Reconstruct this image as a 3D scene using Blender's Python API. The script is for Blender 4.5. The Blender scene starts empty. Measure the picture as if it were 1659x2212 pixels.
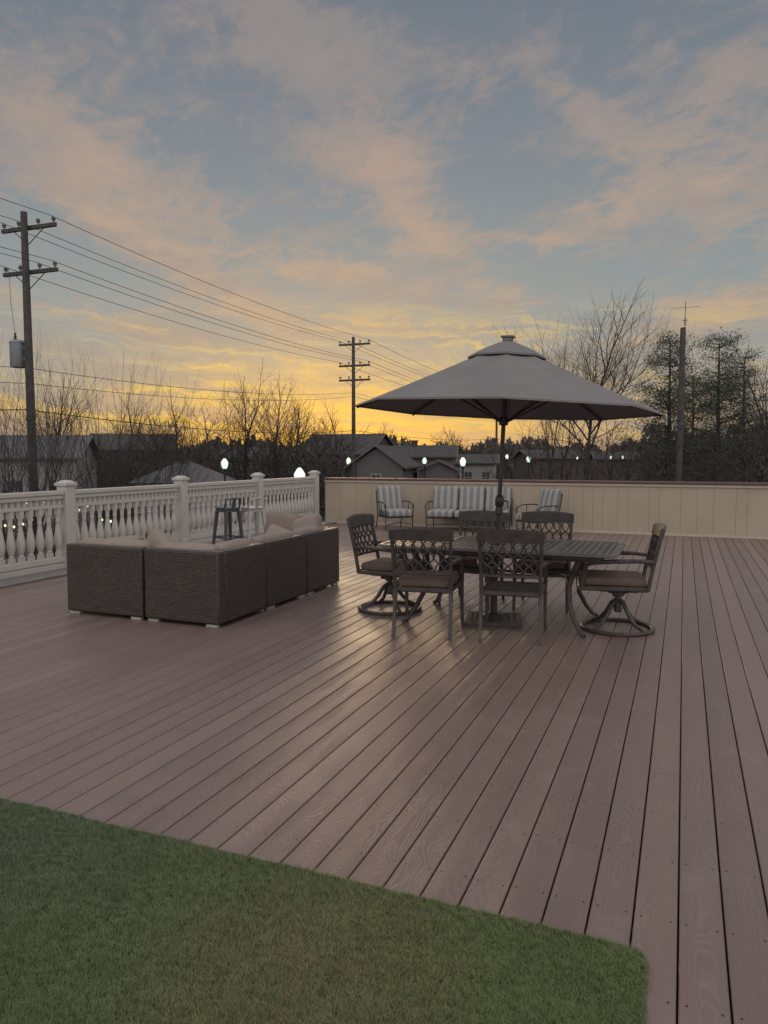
import bpy, math, random
import numpy as np
from mathutils import Vector, Matrix, Quaternion
R = math.radians
C = bpy.context.scene.collection
rnd = random.Random(7)

# ------------------------------------------------------------ camera frame
F = 1600.0; CX = 829.5; CY = 1106.0; CH = 1.6
YAW = R(22.0); PITCH = math.atan(121/1600)
cy_, sy_ = math.cos(YAW), math.sin(YAW)
def W2(xc, yc): return (xc*cy_ - yc*sy_, xc*sy_ + yc*cy_)
def _ray(px, py):
    a = (px-CX)/F; b = (CY-py)/F
    return a, math.cos(PITCH)+b*math.sin(PITCH), -math.sin(PITCH)+b*math.cos(PITCH)
def G(px, py, z=0.0):
    a, y, dz = _ray(px, py); t = (z-CH)/dz
    u, v = W2(a*t, y*t); return Vector((u, v, z))
def D(px, py, Z):
    a, y, dz = _ray(px, py); t = Z/y
    u, v = W2(a*t, Z); return Vector((u, v, CH+dz*t))
GZ = -3.2

# ------------------------------------------------------------ mesh builder
class MB:
    def __init__(s): s.v = []; s.f = []
    def add(s, vs, fs, M=None):
        o = len(s.v)
        if M is not None: vs = [tuple(M @ Vector(p)) for p in vs]
        s.v.extend(vs); s.f.extend([tuple(i+o for i in f) for f in fs])
    def box(s, x0, x1, y0, y1, z0, z1, M=None):
        s.add([(x0,y0,z0),(x1,y0,z0),(x1,y1,z0),(x0,y1,z0),(x0,y0,z1),(x1,y0,z1),(x1,y1,z1),(x0,y1,z1)],
              [(0,3,2,1),(4,5,6,7),(0,1,5,4),(1,2,6,5),(2,3,7,6),(3,0,4,7)], M)
        return s
    def tube(s, pts, r, n=8, su=1.0, sw=1.0, closed=False, cap=True, M=None):
        m = len(pts)
        if not isinstance(r, (list, tuple)): r = [r]*m
        d0 = (pts[-1][0]-pts[0][0], pts[-1][1]-pts[0][1], pts[-1][2]-pts[0][2])
        L = math.sqrt(d0[0]**2+d0[1]**2+d0[2]**2) or 1
        ref = (0,0,1) if abs(d0[2])/L < .85 or closed else (0.0,1.0,0.0)
        vs = []
        for i in range(m):
            if closed: a = pts[i-1]; b = pts[(i+1) % m]
            else: a = pts[max(i-1,0)]; b = pts[min(i+1,m-1)]
            tx, ty, tz = b[0]-a[0], b[1]-a[1], b[2]-a[2]
            l = math.sqrt(tx*tx+ty*ty+tz*tz) or 1; tx/=l; ty/=l; tz/=l
            ux, uy, uz = ref[1]*tz-ref[2]*ty, ref[2]*tx-ref[0]*tz, ref[0]*ty-ref[1]*tx
            l = math.sqrt(ux*ux+uy*uy+uz*uz)
            if l < 1e-4: ux, uy, uz = 1, 0, 0; l = 1
            ux/=l; uy/=l; uz/=l
            wx, wy, wz = ty*uz-tz*uy, tz*ux-tx*uz, tx*uy-ty*ux
            p = pts[i]
            for k in range(n):
                an = 2*math.pi*(k+.5)/n; c = math.cos(an)*r[i]*su; q = math.sin(an)*r[i]*sw
                vs.append((p[0]+ux*c+wx*q, p[1]+uy*c+wy*q, p[2]+uz*c+wz*q))
        fs = []
        for i in range(m if closed else m-1):
            j = (i+1) % m
            for k in range(n):
                k2 = (k+1) % n
                fs.append((i*n+k, i*n+k2, j*n+k2, j*n+k))
        if cap and not closed:
            fs.append(tuple(range(n-1,-1,-1))); fs.append(tuple((m-1)*n+k for k in range(n)))
        s.add(vs, fs, M); return s
    def lathe(s, prof, n=20, c=(0,0,0), M=None, ph=0.0):
        vs = []; fs = []; m = len(prof)
        for r, z in prof:
            for k in range(n):
                a = 2*math.pi*k/n+ph; vs.append((c[0]+r*math.cos(a), c[1]+r*math.sin(a), c[2]+z))
        for i in range(m-1):
            for k in range(n):
                k2 = (k+1) % n; fs.append((i*n+k, i*n+k2, (i+1)*n+k2, (i+1)*n+k))
        fs.append(tuple(range(n-1,-1,-1))); fs.append(tuple((m-1)*n+k for k in range(n)))
        s.add(vs, fs, M); return s
    def rbox(s, hx, hy, hz, r, M=None, n=8, puff=0.0):
        vs = []; idx = {}; fs = []
        def key(i, j, k):
            q = (i, j, k)
            if q in idx: return idx[q]
            p = [2*i/n-1, 2*j/n-1, 2*k/n-1]; h = (hx, hy, hz)
            g = [math.copysign(abs(t)**.8, t) for t in p]
            P = [g[a]*h[a] for a in range(3)]
            c = [max(-(h[a]-r), min(h[a]-r, P[a])) for a in range(3)]
            d = [P[a]-c[a] for a in range(3)]; l = math.sqrt(sum(t*t for t in d))
            if l > 1e-9: P = [c[a]+d[a]/l*r for a in range(3)]
            if puff:
                th = min(range(3), key=lambda a: h[a]); o = [a for a in range(3) if a != th]
                P[th] *= 1+puff*(1-g[o[0]]**2)*(1-g[o[1]]**2)
            idx[q] = len(vs); vs.append(tuple(P)); return idx[q]
        for a in range(n):
            for b in range(n):
                for side in (0, n):
                    q1 = [key(a,b,side), key(a+1,b,side), key(a+1,b+1,side), key(a,b+1,side)]
                    q2 = [key(a,side,b), key(a,side,b+1), key(a+1,side,b+1), key(a+1,side,b)]
                    q3 = [key(side,a,b), key(side,a+1,b), key(side,a+1,b+1), key(side,a,b+1)]
                    for q in (q1, q2, q3): fs.append(tuple(q if side else q[::-1]))
        s.add(vs, fs, M); return s
    def build(s, name, m, parent=None, bevel=0.0, smooth=True, ang=38):
        me = bpy.data.meshes.new(name); me.from_pydata(s.v, [], s.f)
        o = bpy.data.objects.new(name, me); C.objects.link(o); me.materials.append(m)
        if smooth:
            me.polygons.foreach_set('use_smooth', [True]*len(me.polygons))
            try: me.set_sharp_from_angle(angle=R(ang))
            except Exception: pass
        if bevel:
            b = o.modifiers.new('b', 'BEVEL'); b.width = bevel; b.segments = 2; b.limit_method = 'ANGLE'
        if parent: o.parent = parent
        return o
def tris(name, V, m, parent=None):
    V = np.asarray(V, dtype=np.float32).reshape(-1, 3); n = len(V)//3
    me = bpy.data.meshes.new(name)
    me.vertices.add(n*3); me.vertices.foreach_set('co', V.ravel())
    me.loops.add(n*3); me.loops.foreach_set('vertex_index', np.arange(n*3, dtype=np.int32))
    me.polygons.add(n); me.polygons.foreach_set('loop_start', np.arange(0, n*3, 3, dtype=np.int32))
    me.polygons.foreach_set('loop_total', np.full(n, 3, dtype=np.int32))
    me.update(calc_edges=True); me.validate()
    o = bpy.data.objects.new(name, me); C.objects.link(o); me.materials.append(m)
    if parent: o.parent = parent
    return o
def tag(o, label=None, cat=None, group=None, kind=None):
    if label: o['label'] = label
    if cat: o['category'] = cat
    if group: o['group'] = group
    if kind: o['kind'] = kind
    return o
def thing(name, label, cat, loc=(0,0,0), rotz=0.0, group=None):
    o = bpy.data.objects.new(name, None); C.objects.link(o); o.empty_display_size = .1
    o.location = loc; o.rotation_euler = (0,0,rotz); return tag(o, label, cat, group)
def dup(root, loc, rotz, label, skip=()):
    r = root.copy(); C.objects.link(r); r.location = loc; r.rotation_euler = (0,0,rotz); r['label'] = label
    for ch in list(root.children):
        if ch.name.split('.')[0] in skip: continue
        c = ch.copy(); C.objects.link(c); c.parent = r
        for g in list(ch.children):
            d = g.copy(); C.objects.link(d); d.parent = c
    return r
def struct(o): o['kind'] = 'structure'; return o

# ------------------------------------------------------------ materials
class NT:
    def __init__(s, tree): s.t = tree; s.n = tree.nodes; s.l = tree.links
    def new(s, typ, **kw):
        nd = s.n.new(typ)
        for k, v in kw.items(): setattr(nd, k, v)
        return nd
    def put(s, sock, v):
        if isinstance(v, bpy.types.NodeSocket): s.l.new(v, sock)
        elif isinstance(v, bpy.types.Node): s.l.new(v.outputs[0], sock)
        else: sock.default_value = v
    def m(s, op, a, b=None, c=None, clamp=False):
        nd = s.new('ShaderNodeMath', operation=op, use_clamp=clamp)
        s.put(nd.inputs[0], a)
        if b is not None: s.put(nd.inputs[1], b)
        if c is not None: s.put(nd.inputs[2], c)
        return nd.outputs[0]
    def mix(s, fac, a, b, typ='MIX'):
        nd = s.new('ShaderNodeMix', data_type='RGBA', blend_type=typ)
        s.put(nd.inputs[0], fac); s.put(nd.inputs[6], a if not isinstance(a, tuple) else (*a[:3],1)); s.put(nd.inputs[7], b if not isinstance(b, tuple) else (*b[:3],1))
        return nd.outputs[2]
    def ramp(s, fac, stops, interp='LINEAR'):
        nd = s.new('ShaderNodeValToRGB'); cr = nd.color_ramp; cr.interpolation = interp
        while len(cr.elements) < len(stops): cr.elements.new(.5)
        for e, (p, c) in zip(cr.elements, stops):
            e.position = p; e.color = (*c, 1) if isinstance(c, tuple) else (c, c, c, 1)
        s.put(nd.inputs[0], fac); return nd.outputs[0]
    def noise(s, vec, scale, detail=3, rough=.55, dist=0.0):
        nd = s.new('ShaderNodeTexNoise'); 
        if vec is not None: s.put(nd.inputs['Vector'], vec)
        nd.inputs['Scale'].default_value = scale; nd.inputs['Detail'].default_value = detail
        nd.inputs['Roughness'].default_value = rough; nd.inputs['Distortion'].default_value = dist
        return nd.outputs[0]
    def xyz(s, x, y, z):
        nd = s.new('ShaderNodeCombineXYZ'); s.put(nd.inputs[0], x); s.put(nd.inputs[1], y); s.put(nd.inputs[2], z); return nd.outputs[0]
    def sep(s, v):
        nd = s.new('ShaderNodeSeparateXYZ'); s.put(nd.inputs[0], v); return nd.outputs
def newmat(name):
    m = bpy.data.materials.new(name); m.use_nodes = True
    t = NT(m.node_tree); b = t.n['Principled BSDF']; co = t.new('ShaderNodeTexCoord').outputs['Object']
    return m, t, b, co
def bumpin(t, b, h, strength=.3, dist=.01):
    n = t.new('ShaderNodeBump'); n.inputs['Strength'].default_value = strength; n.inputs['Distance'].default_value = dist
    t.put(n.inputs['Height'], h); t.l.new(n.outputs[0], b.inputs['Normal'])
def mat(name, col, rough=.6, metal=0.0, var=.25, scale=6, bump=0.0, bscale=80, spec=.5, lines=None, bdist=.004):
    m, t, b, co = newmat(name)
    nz = t.noise(co, scale, 4)
    dark = tuple(c*(1-var) for c in col); lite = tuple(min(1, c*(1+var)) for c in col)
    c = t.ramp(nz, [(.3, dark), (.7, lite)])
    if lines:
        ax, pitch, amt = lines; o = t.sep(co)
        q = t.m('ADD', o[0], o[1]) if ax == 'h' else o[2]
        fr = t.m('FRACT', t.m('DIVIDE', q, pitch))
        msk = t.m('LESS_THAN', fr, .14)
        c = t.mix(t.m('MULTIPLY', msk, amt), c, tuple(x*.35 for x in col))
    t.put(b.inputs['Base Color'], c)
    b.inputs['Roughness'].default_value = rough; b.inputs['Metallic'].default_value = metal
    b.inputs['Specular IOR Level'].default_value = spec
    if bump: bumpin(t, b, t.noise(co, bscale, 3), bump, bdist)
    return m
def emit(name, col, s):
    m, t, b, co = newmat(name)
    b.inputs['Base Color'].default_value = (.8,.8,.75,1)
    b.inputs['Emission Color'].default_value = (*col,1); b.inputs['Emission Strength'].default_value = s
    return m

BW = .146; BX0 = -8.0
def deck_mat():
    m, t, b, co = newmat('composite_deck')
    x, y, z = t.sep(co)
    q = t.m('DIVIDE', t.m('SUBTRACT', x, BX0), BW)
    bid = t.m('FLOOR', q)
    xl = t.m('SUBTRACT', t.m('FRACT', q), .48)
    wn = t.new('ShaderNodeTexWhiteNoise', noise_dimensions='1D'); t.put(wn.inputs['W'], bid); rv = wn.outputs['Value']
    off = t.m('MULTIPLY', rv, 61.0)
    yo = t.m('ADD', y, off)
    low = t.noise(t.xyz(t.m('MULTIPLY', x, 5.0), t.m('MULTIPLY', yo, 1.6), off), 1.0, 2)
    xo = t.m('ADD', xl, t.m('MULTIPLY', t.m('SUBTRACT', rv, .5), .6))
    par = t.m('MULTIPLY', t.m('MULTIPLY', xo, xo), 9.0)
    ph = t.m('ADD', t.m('ADD', t.m('MULTIPLY', yo, 3.2), par), t.m('MULTIPLY', low, 6.0))
    cath = t.m('SINE', t.m('MULTIPLY', ph, 20.0))
    cm = t.m('MULTIPLY_ADD', cath, .5, .5)
    cm = t.m('POWER', cm, 2.5)
    fine = t.noise(t.xyz(t.m('MULTIPLY', x, 150.0), t.m('MULTIPLY', yo, 4.0), off), 1.0, 3, .65)
    patch = t.ramp(t.noise(t.xyz(t.m('MULTIPLY', x, 3.0), t.m('MULTIPLY', yo, .9), 3.0), 1.3, 2), [(.38,.15),(.62,1.0)])
    grain = t.m('ADD', t.m('MULTIPLY', t.m('MULTIPLY', cm, patch), .55), t.m('MULTIPLY', fine, .75))
    dirt = t.noise(co, .9, 6, .62)
    mot = t.noise(t.xyz(t.m('MULTIPLY', x, 6.0), t.m('MULTIPLY', yo, 1.1), off), 1.0, 5, .65)
    sel = t.m('ADD', t.m('ADD', t.m('MULTIPLY', rv, .35), t.m('MULTIPLY', dirt, .35)), t.m('MULTIPLY', mot, .35))
    base = t.ramp(sel, [(.25, (.128,.088,.079)), (.78, (.215,.150,.134))])
    c = t.mix(t.m('MULTIPLY', grain, .40, clamp=True), base, (.31,.235,.21))
    smd = t.ramp(t.noise(co, 2.7, 7, .7, .4), [(.56,0.0),(.75,.4)])
    c = t.mix(smd, c, (.29,.24,.215))
    fy = t.m('ABSOLUTE', t.m('SUBTRACT', t.m('FRACT', t.m('DIVIDE', t.m('ADD', y, t.m('MULTIPLY', rv, .015)), .406)), .5))
    dy = t.m('MULTIPLY', fy, .406)
    dx = t.m('MULTIPLY', t.m('ABSOLUTE', t.m('SUBTRACT', t.m('ABSOLUTE', xl), .33)), BW)
    dd = t.m('SQRT', t.m('ADD', t.m('MULTIPLY', dx, dx), t.m('MULTIPLY', dy, dy)))
    sc = t.m('LESS_THAN', dd, .0045)
    c = t.mix(sc, c, (.02,.017,.016))
    t.put(b.inputs['Base Color'], c)
    t.put(b.inputs['Roughness'], t.m('MULTIPLY_ADD', dirt, .38, .18))
    b.inputs['Specular IOR Level'].default_value = .55
    bumpin(t, b, t.m('ADD', grain, t.m('MULTIPLY', dirt, .3)), .5, .003)
    return m
def wicker_mat():
    m, t, b, co = newmat('dark_wicker')
    x, y, z = t.sep(co)
    br = t.new('ShaderNodeTexBrick'); t.put(br.inputs['Vector'], t.xyz(t.m('ADD', x, y), z, 0.0))
    br.inputs['Scale'].default_value = 1; br.inputs['Brick Width'].default_value = .044; br.inputs['Row Height'].default_value = .0185
    br.inputs['Mortar Size'].default_value = .004; br.inputs['Mortar Smooth'].default_value = .7
    br.inputs['Color1'].default_value = (.102,.080,.070,1); br.inputs['Color2'].default_value = (.060,.046,.041,1); br.inputs['Mortar'].default_value = (.014,.011,.010,1)
    t.put(b.inputs['Base Color'], br.outputs['Color']); b.inputs['Roughness'].default_value = .45
    bumpin(t, b, t.m('SUBTRACT', 1.0, br.outputs['Fac']), .9, .005); return m
def stripe_mat():
    m, t, b, co = newmat('striped_fabric')
    x, y, z = t.sep(co)
    fr = t.m('FRACT', t.m('DIVIDE', t.m('ADD', x, 7.03), .145))
    k = t.m('LESS_THAN', t.m('ABSOLUTE', t.m('SUBTRACT', fr, .5)), .25)
    k2 = t.m('LESS_THAN', t.m('ABSOLUTE', t.m('SUBTRACT', fr, .5)), .03)
    c = t.mix(k, (.34,.335,.325), (.185,.20,.21)); c = t.mix(k2, c, (.25,.26,.26))
    t.put(b.inputs['Base Color'], c); b.inputs['Roughness'].default_value = .9
    bumpin(t, b, t.noise(co, 9, 3), .4, .02); return m
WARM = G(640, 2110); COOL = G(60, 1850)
def grass_mat():
    m, t, b, co = newmat('turf_fibre')
    x, y, z = t.sep(co)
    n1 = t.noise(co, 300, 2); n3 = t.noise(co, 14, 4); n6 = t.noise(co, 2.2, 4, .6); n7 = t.noise(co, 1.6, 3)
    c = t.ramp(n1, [(.32, (.098,.148,.052)), (.55, (.170,.230,.088)), (.72, (.30,.295,.165))])
    c = t.mix(t.m('MULTIPLY', n3, .6), c, (.11,.16,.058))
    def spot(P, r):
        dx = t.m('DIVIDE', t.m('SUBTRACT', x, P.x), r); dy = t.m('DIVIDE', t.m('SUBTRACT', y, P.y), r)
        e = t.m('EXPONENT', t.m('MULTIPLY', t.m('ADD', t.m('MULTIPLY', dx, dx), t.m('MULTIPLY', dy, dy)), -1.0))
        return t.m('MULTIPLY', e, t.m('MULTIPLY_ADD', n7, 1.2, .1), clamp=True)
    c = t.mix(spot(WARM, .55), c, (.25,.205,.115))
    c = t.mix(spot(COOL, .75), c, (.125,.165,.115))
    c = t.mix(t.ramp(n6, [(.48,0.0),(.68,.5)]), c, (.095,.135,.055))
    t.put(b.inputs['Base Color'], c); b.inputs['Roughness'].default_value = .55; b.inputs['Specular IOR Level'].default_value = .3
    return m
M = dict(
 deck=deck_mat(), wicker=wicker_mat(), stripe=stripe_mat(), turf=grass_mat(),
 dark=mat('deck_void', (.024,.018,.016), .9),
 turfbase=mat('turf_backing', (.085,.115,.048), .9, var=.4, scale=60, bump=.6, bscale=200),
 white=mat('white_vinyl', (.49,.468,.437), .5, var=.05, scale=3, bump=.05),
 beige=mat('beige_panel', (.43,.365,.285), .7, var=.09, scale=1.2, bump=.1, bscale=30),
 beigeb=mat('beige_groove', (.32,.27,.21), .8, var=.06),
 cap=mat('red_brown_cap', (.12,.058,.048), .5, var=.15),
 trim=mat('cream_trim', (.50,.45,.38), .6, var=.06),
 grey=mat('grey_board', (.20,.19,.185), .7, var=.2),
 iron=mat('dark_cast_metal', (.068,.059,.055), .45, .15, var=.3, scale=14, bump=.15, bscale=120),
 table=mat('tabletop_cast_metal', (.155,.142,.134), .40, .2, var=.2, scale=9, bump=.12, bscale=90),
 brown=mat('brown_cushion', (.135,.095,.078), .9, var=.15, bump=.3, bscale=40),
 cream=mat('cream_cushion', (.275,.23,.20), .9, var=.08, bump=.5, bscale=11, bdist=.012),
 taupe=mat('taupe_cushion', (.22,.18,.155), .9, var=.1, bump=.5, bscale=11, bdist=.012),
 canopy=mat('grey_canopy', (.190,.178,.183), .85, var=.09, scale=3.0, bump=.7, bscale=3.5, bdist=.03),
 pole=mat('bronze_pole', (.05,.042,.040), .4, .3),
 foot=mat('pale_foot', (.30,.285,.27), .5),
 stoolg=mat('grey_painted_steel', (.085,.092,.10), .4, .4, var=.1),
 stoolw=mat('white_painted_steel', (.38,.38,.38), .4, .2, var=.06),
 wood=mat('pole_wood', (.080,.073,.070), .9, var=.3, scale=5, bump=.5, bscale=30),
 steel=mat('galvanised', (.24,.25,.27), .5, .3, var=.1),
 ceramic=mat('insulator', (.10,.085,.08), .3),
 wire=mat('wire', (.035,.035,.037), .7),
 bark=mat('bark', (.050,.042,.038), .95, var=.3, scale=8),
 bark2=mat('tall_tree_bark', (.050,.042,.038), .95, var=.3, scale=8),
 ivy=mat('ivy', (.048,.050,.036), .8, var=.4, scale=3),
 pine=mat('evergreen_needles', (.085,.102,.078), .85, var=.5, scale=1.0),
 brush=mat('far_brush', (.085,.076,.072), .95, var=.4, scale=.5),
 lamp=emit('lit_globe', (.78,1.0,.80), .85), bulb=emit('warm_bulb', (1.0,.80,.45), 1.6),
 farlamp=emit('far_lit_globe', (.85,1.0,.88), 1.0),
 black=mat('black_iron', (.03,.028,.028), .5),
 glass=mat('window_glass', (.06,.065,.075), .15, var=.2),
 winlit=emit('lit_window', (1.0,.62,.25), .5),
 sidw=mat('white_siding', (.30,.295,.30), .7, var=.06, lines=('v', .18, .35)),
 sidg=mat('grey_siding', (.14,.133,.132), .7, var=.08, lines=('v', .2, .5)),
 sidd=mat('dark_brick', (.078,.066,.062), .85, var=.2, lines=('v', .25, .3)),
 roofd=mat('dark_shingle', (.062,.057,.059), .9, var=.25, scale=3, bump=.3, bscale=12),
 roofg=mat('grey_shingle', (.11,.108,.118), .85, var=.15, scale=2, bump=.3, bscale=12),
 ground=mat('ground_cover', (.06,.06,.05), .95, var=.5, scale=.12, bump=.4, bscale=2),
 road=mat('asphalt', (.055,.055,.057), .85, var=.2, scale=1),
)

# ------------------------------------------------------------ setting: deck, turf, ground
WALLY = 15.9; RX = -8.05
mb = MB(); i = 0; x = BX0-BW*1; joints = random.Random(3)
while x < 7:
    y = -3.0; x0 = x+.0; x1 = x+BW-.0065
    first = True
    while y < WALLY-.02:
        L = joints.uniform(1.0, 4.9) if first else 4.87; first = False
        L = round(L/.406)*.406+.2
        y1 = min(y+L, WALLY-.01); c = .0035
        a, b_ = y, y1-.003
        vs = []
        for yy in (a, b_): vs += [(x0,yy,-.024),(x1,yy,-.024),(x1,yy,-c),(x1-c,yy,0),(x0+c,yy,0),(x0,yy,-c)]
        mb.add(vs, [(0,5,4,3,2,1),(6,7,8,9,10,11),(0,1,7,6),(1,2,8,7),(2,3,9,8),(3,4,10,9),(4,5,11,10),(5,0,6,11)])
        y = y1
    x += BW
struct(mb.build('deck_floor', M['deck'], smooth=False))
struct(MB().box(-8.35, 7.2, -3.2, WALLY+.3, GZ, -.06).build('deck_base', M['dark'], smooth=False))
struct(MB().box(-600, 600, -300, 900, GZ-1, GZ).build('ground', M['ground'], smooth=False))
rd = MB()
a = D(-300, 1000, 33); b = D(1500, 1000, 46); dv = (b-a).normalized(); nn = Vector((-dv.y, dv.x, 0))
P = [a-dv*60+nn*3.2, a-dv*60-nn*3.2, b+dv*60-nn*3.2, b+dv*60+nn*3.2]
rd.add([(p.x,p.y,GZ+.004) for p in P], [(0,1,2,3)])
struct(rd.build('road', M['road'], smooth=False))

# turf
XT = G(1397,2112).x; YT = (G(0,1725).y+G(900,1945).y)/2
tb = MB(); rc = .07
out = [(-7.6,-2.9),(XT,-2.9),(XT,YT-rc)]
for k in range(1,7):
    an = k*math.pi/12; out.append((XT-rc+rc*math.cos(an), YT-rc+rc*math.sin(an)))
out.append((-7.6,YT))
n = len(out)
tb.add([(p[0],p[1],.003) for p in out]+[(p[0],p[1],.009) for p in out], [tuple(range(n-1,-1,-1)), tuple(range(n,2*n))]+[(k,(k+1)%n,n+(k+1)%n,n+k) for k in range(n)])
struct(tb.build('turf_mat', M['turfbase'], smooth=False))
rs = np.random.RandomState(5)
N = 380000
bx = rs.uniform(-3.4, XT+.004, N); by = rs.uniform(1.15, YT+.006, N)
wob = .008*np.sin(bx*9)+.006*np.sin(bx*23+1)+.004*np.sin(bx*61)
keep = (by < YT+.002+wob*.5) & ~((bx > XT-rc) & (by > YT-rc) & ((bx-XT+rc)**2+(by-YT+rc)**2 > (rc+.004)**2))
bx, by = bx[keep], by[keep]; N = len(bx)
cl = np.sin(bx*61+np.sin(by*37)*2)*np.sin(by*67+bx*27+np.sin(bx*23)*2)
an = rs.uniform(0, 2*np.pi, N)+cl*.8; h = rs.uniform(.006, .016, N)*(1+.35*cl); ln = rs.uniform(.003, .016, N); w = rs.uniform(.0008, .0015, N)
lx = np.cos(an)*ln+.005*cl; ly = np.sin(an)*ln
px_, py_ = -np.sin(an)*w, np.cos(an)*w
V = np.zeros((N,3,3)); V[:,0] = np.stack([bx-px_, by-py_, np.full(N,.008)],1); V[:,1] = np.stack([bx+px_, by+py_, np.full(N,.008)],1); V[:,2] = np.stack([bx+lx, by+ly, .008+h],1)
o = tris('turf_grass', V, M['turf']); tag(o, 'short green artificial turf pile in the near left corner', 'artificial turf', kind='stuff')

# ------------------------------------------------------------ parapet wall
t = thing('parapet_wall', 'long low beige panelled parapet wall with red brown cap at the far side of the deck', 'wall', (0, WALLY, 0))
x = RX+.12
wp = random.Random(9)
while x < 7:
    wd = wp.choice([.2,.3,.4,.4])
    MB().box(x, x+wd-.007, 0, .1, .0, .98).build('panel', M['beige'], t); x += wd
MB().box(RX+.1, 7.1, .004, .3, 0, .975).build('backing', M['beigeb'], t)
MB().box(RX+.1, 7.1, -.03, .32, .982, 1.035).build('trim', M['trim'], t, bevel=.004)
MB().box(RX+.1, 7.1, -.06, .35, 1.038, 1.083).build('cap', M['cap'], t, bevel=.008)
MB().box(RX+.1, 7.1, -.015, -.002, .002, .05).build('base_board', M['trim'], t)

# ------------------------------------------------------------ railing
post_y = [5.45, 7.98, 10.55, 13.05, 15.55]
pl = ['white railing post with moulded cap just outside the left edge', 'white capped railing post nearest the camera, left of the wicker sofa', 'white capped railing post behind the sofa, second from the left edge',
      'white capped railing post right of the two bar stools', 'white capped corner railing post beside the beige wall']
pr = thing('railing_post', pl[0], 'railing post', (RX, post_y[0], 0), 0, 'white posts of the deck railing')
MB().box(-.085,.085,-.085,.085,0,1.18).build('shaft', M['white'], pr, bevel=.006)
MB().box(-.1,.1,-.1,.1,.0,.16).build('base', M['white'], pr, bevel=.006)
cp = MB().box(-.108,.108,-.108,.108,1.183,1.225)
cp.add([(-.095,-.095,1.226),(.095,-.095,1.226),(.095,.095,1.226),(-.095,.095,1.226),(-.04,-.04,1.262),(.04,-.04,1.262),(.04,.04,1.262),(-.04,.04,1.262)], [(0,1,5,4),(1,2,6,5),(2,3,7,6),(3,0,4,7),(4,5,6,7),(0,3,2,1)])
cp.build('cap', M['white'], pr, bevel=.004)
for k in range(1,5): dup(pr, (RX, post_y[k], 0), 0, pl[k])
sl = ['white baluster railing section cut off by the left photo edge', 'white baluster railing section left behind the wicker sofa', 'white baluster railing section behind the bar stools', 'farthest white baluster railing section running to the beige wall']
bal = MB()
bal.box(-.032,.032,-.034,.034,.2,.27).box(-.032,.032,-.034,.034,.79,.875)
bal.lathe([(.028,.27),(.034,.285),(.024,.30),(.036,.33),(.050,.38),(.055,.43),(.051,.49),(.039,.56),(.028,.63),(.024,.68),(.032,.695),(.025,.71),(.029,.75),(.033,.79)], 14)
base = None
for k in range(4):
    y0, y1 = post_y[k]+.088, post_y[k+1]-.088; L = y1-y0
    if k == 0:
        s = thing('railing_section', sl[0], 'railing', (RX, y0, 0), 0, 'sections of the white deck railing')
        MB().box(-.065,.065,0,L,1.06,1.12).build('top_rail', M['white'], s, bevel=.01)
        MB().box(-.045,.045,0,L,1.0,1.058).build('under_rail', M['white'], s, bevel=.01)
        MB().box(-.035,.035,0,L,.876,.925).build('middle_rail', M['white'], s, bevel=.006)
        MB().box(-.045,.045,0,L,.12,.199).build('bottom_rail', M['white'], s, bevel=.006)
        MB().box(-.03,.05,0,L,.03,.112).build('kick_board', M['white'], s, bevel=.004)
        nb = 24; f0 = MB().box(-.022,.022,-.024,.024,.926,.999).build('spindle', M['white'], s); f0.location = (0, L*.5/nb, 0)
        for q in range(1, nb):
            c = f0.copy(); C.objects.link(c); c.location = (0, L*(q+.5)/nb, 0)
        nb = 15; b0 = bal.build('baluster', M['white'], s); b0.location = (0, L*.5/nb, 0)
        for q in range(1, nb):
            c = b0.copy(); C.objects.link(c); c.location = (0, L*(q+.5)/nb, 0)
        base = s
    else: dup(base, (RX, y0, 0), 0, sl[k])
st = MB().box(-7.96, -7.62, -3, WALLY-.02, .004, .03).build('deck_border', M['grey'], bevel=.004); struct(st)

# ------------------------------------------------------------ wicker sectional
def module(label, loc, rotz, backs, hx=.425):
    t = thing('sofa_module', label, 'sofa section', loc, rotz, 'modules of the wicker sectional sofa')
    h = .425
    MB().box(-hx,hx,-h,h,.035,.30).build('base', M['wicker'], t, bevel=.012)
    if 'b' in backs: MB().box(-hx-.002,hx+.002,-h-.002,-h+.11,.03,.715).build('backrest', M['wicker'], t, bevel=.022)
    if 'r' in backs: MB().box(h-.11,h+.003,-h+.112,h+.001,.031,.714).build('backrest', M['wicker'], t, bevel=.022)
    for sx in (-1,1):
        for sy in (-1,1):
            MB().box(sx*(hx-.09)-.06, sx*(hx-.09)+.06, sy*.395-.025, sy*.395+.025, 0, .029).build('foot', M['foot'], t, bevel=.004)
    x0 = -hx+.02; x1 = hx-.02-(.1 if 'r' in backs else 0)
    MB().rbox((x1-x0)/2, .37, .07, .05, Matrix.Translation(((x0+x1)/2, .045, .375)), puff=.15).build('seat_cushion', M['cream'], t)
    Mx = Matrix.Translation(((x0+x1)/2, -.235, .585)) @ Matrix.Rotation(R(11),4,'X')
    MB().rbox((x1-x0)/2-.01, .085, .18, .075, Mx, puff=.25).build('back_cushion', M['cream'], t)
    if 'r' in backs:
        Mx = Matrix.Translation((.225, .08, .585)) @ Matrix.Rotation(R(10),4,'Y')
        MB().rbox(.085, .28, .18, .075, Mx, puff=.25).build('back_cushion', M['cream'], t)
    return t
S = .875; CXs = -3.95-.43; CYs = 5.70+.43
module('dark wicker sofa module at the left end of the sectional, back to the camera', (CXs-S-.055, CYs, 0), 0, 'b', .475)
module('corner module of the dark wicker sectional nearest the camera', (CXs, CYs, 0), 0, 'br')
module('middle dark wicker module on the right run of the sectional', (CXs, CYs+S, 0), R(90), 'b')
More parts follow.
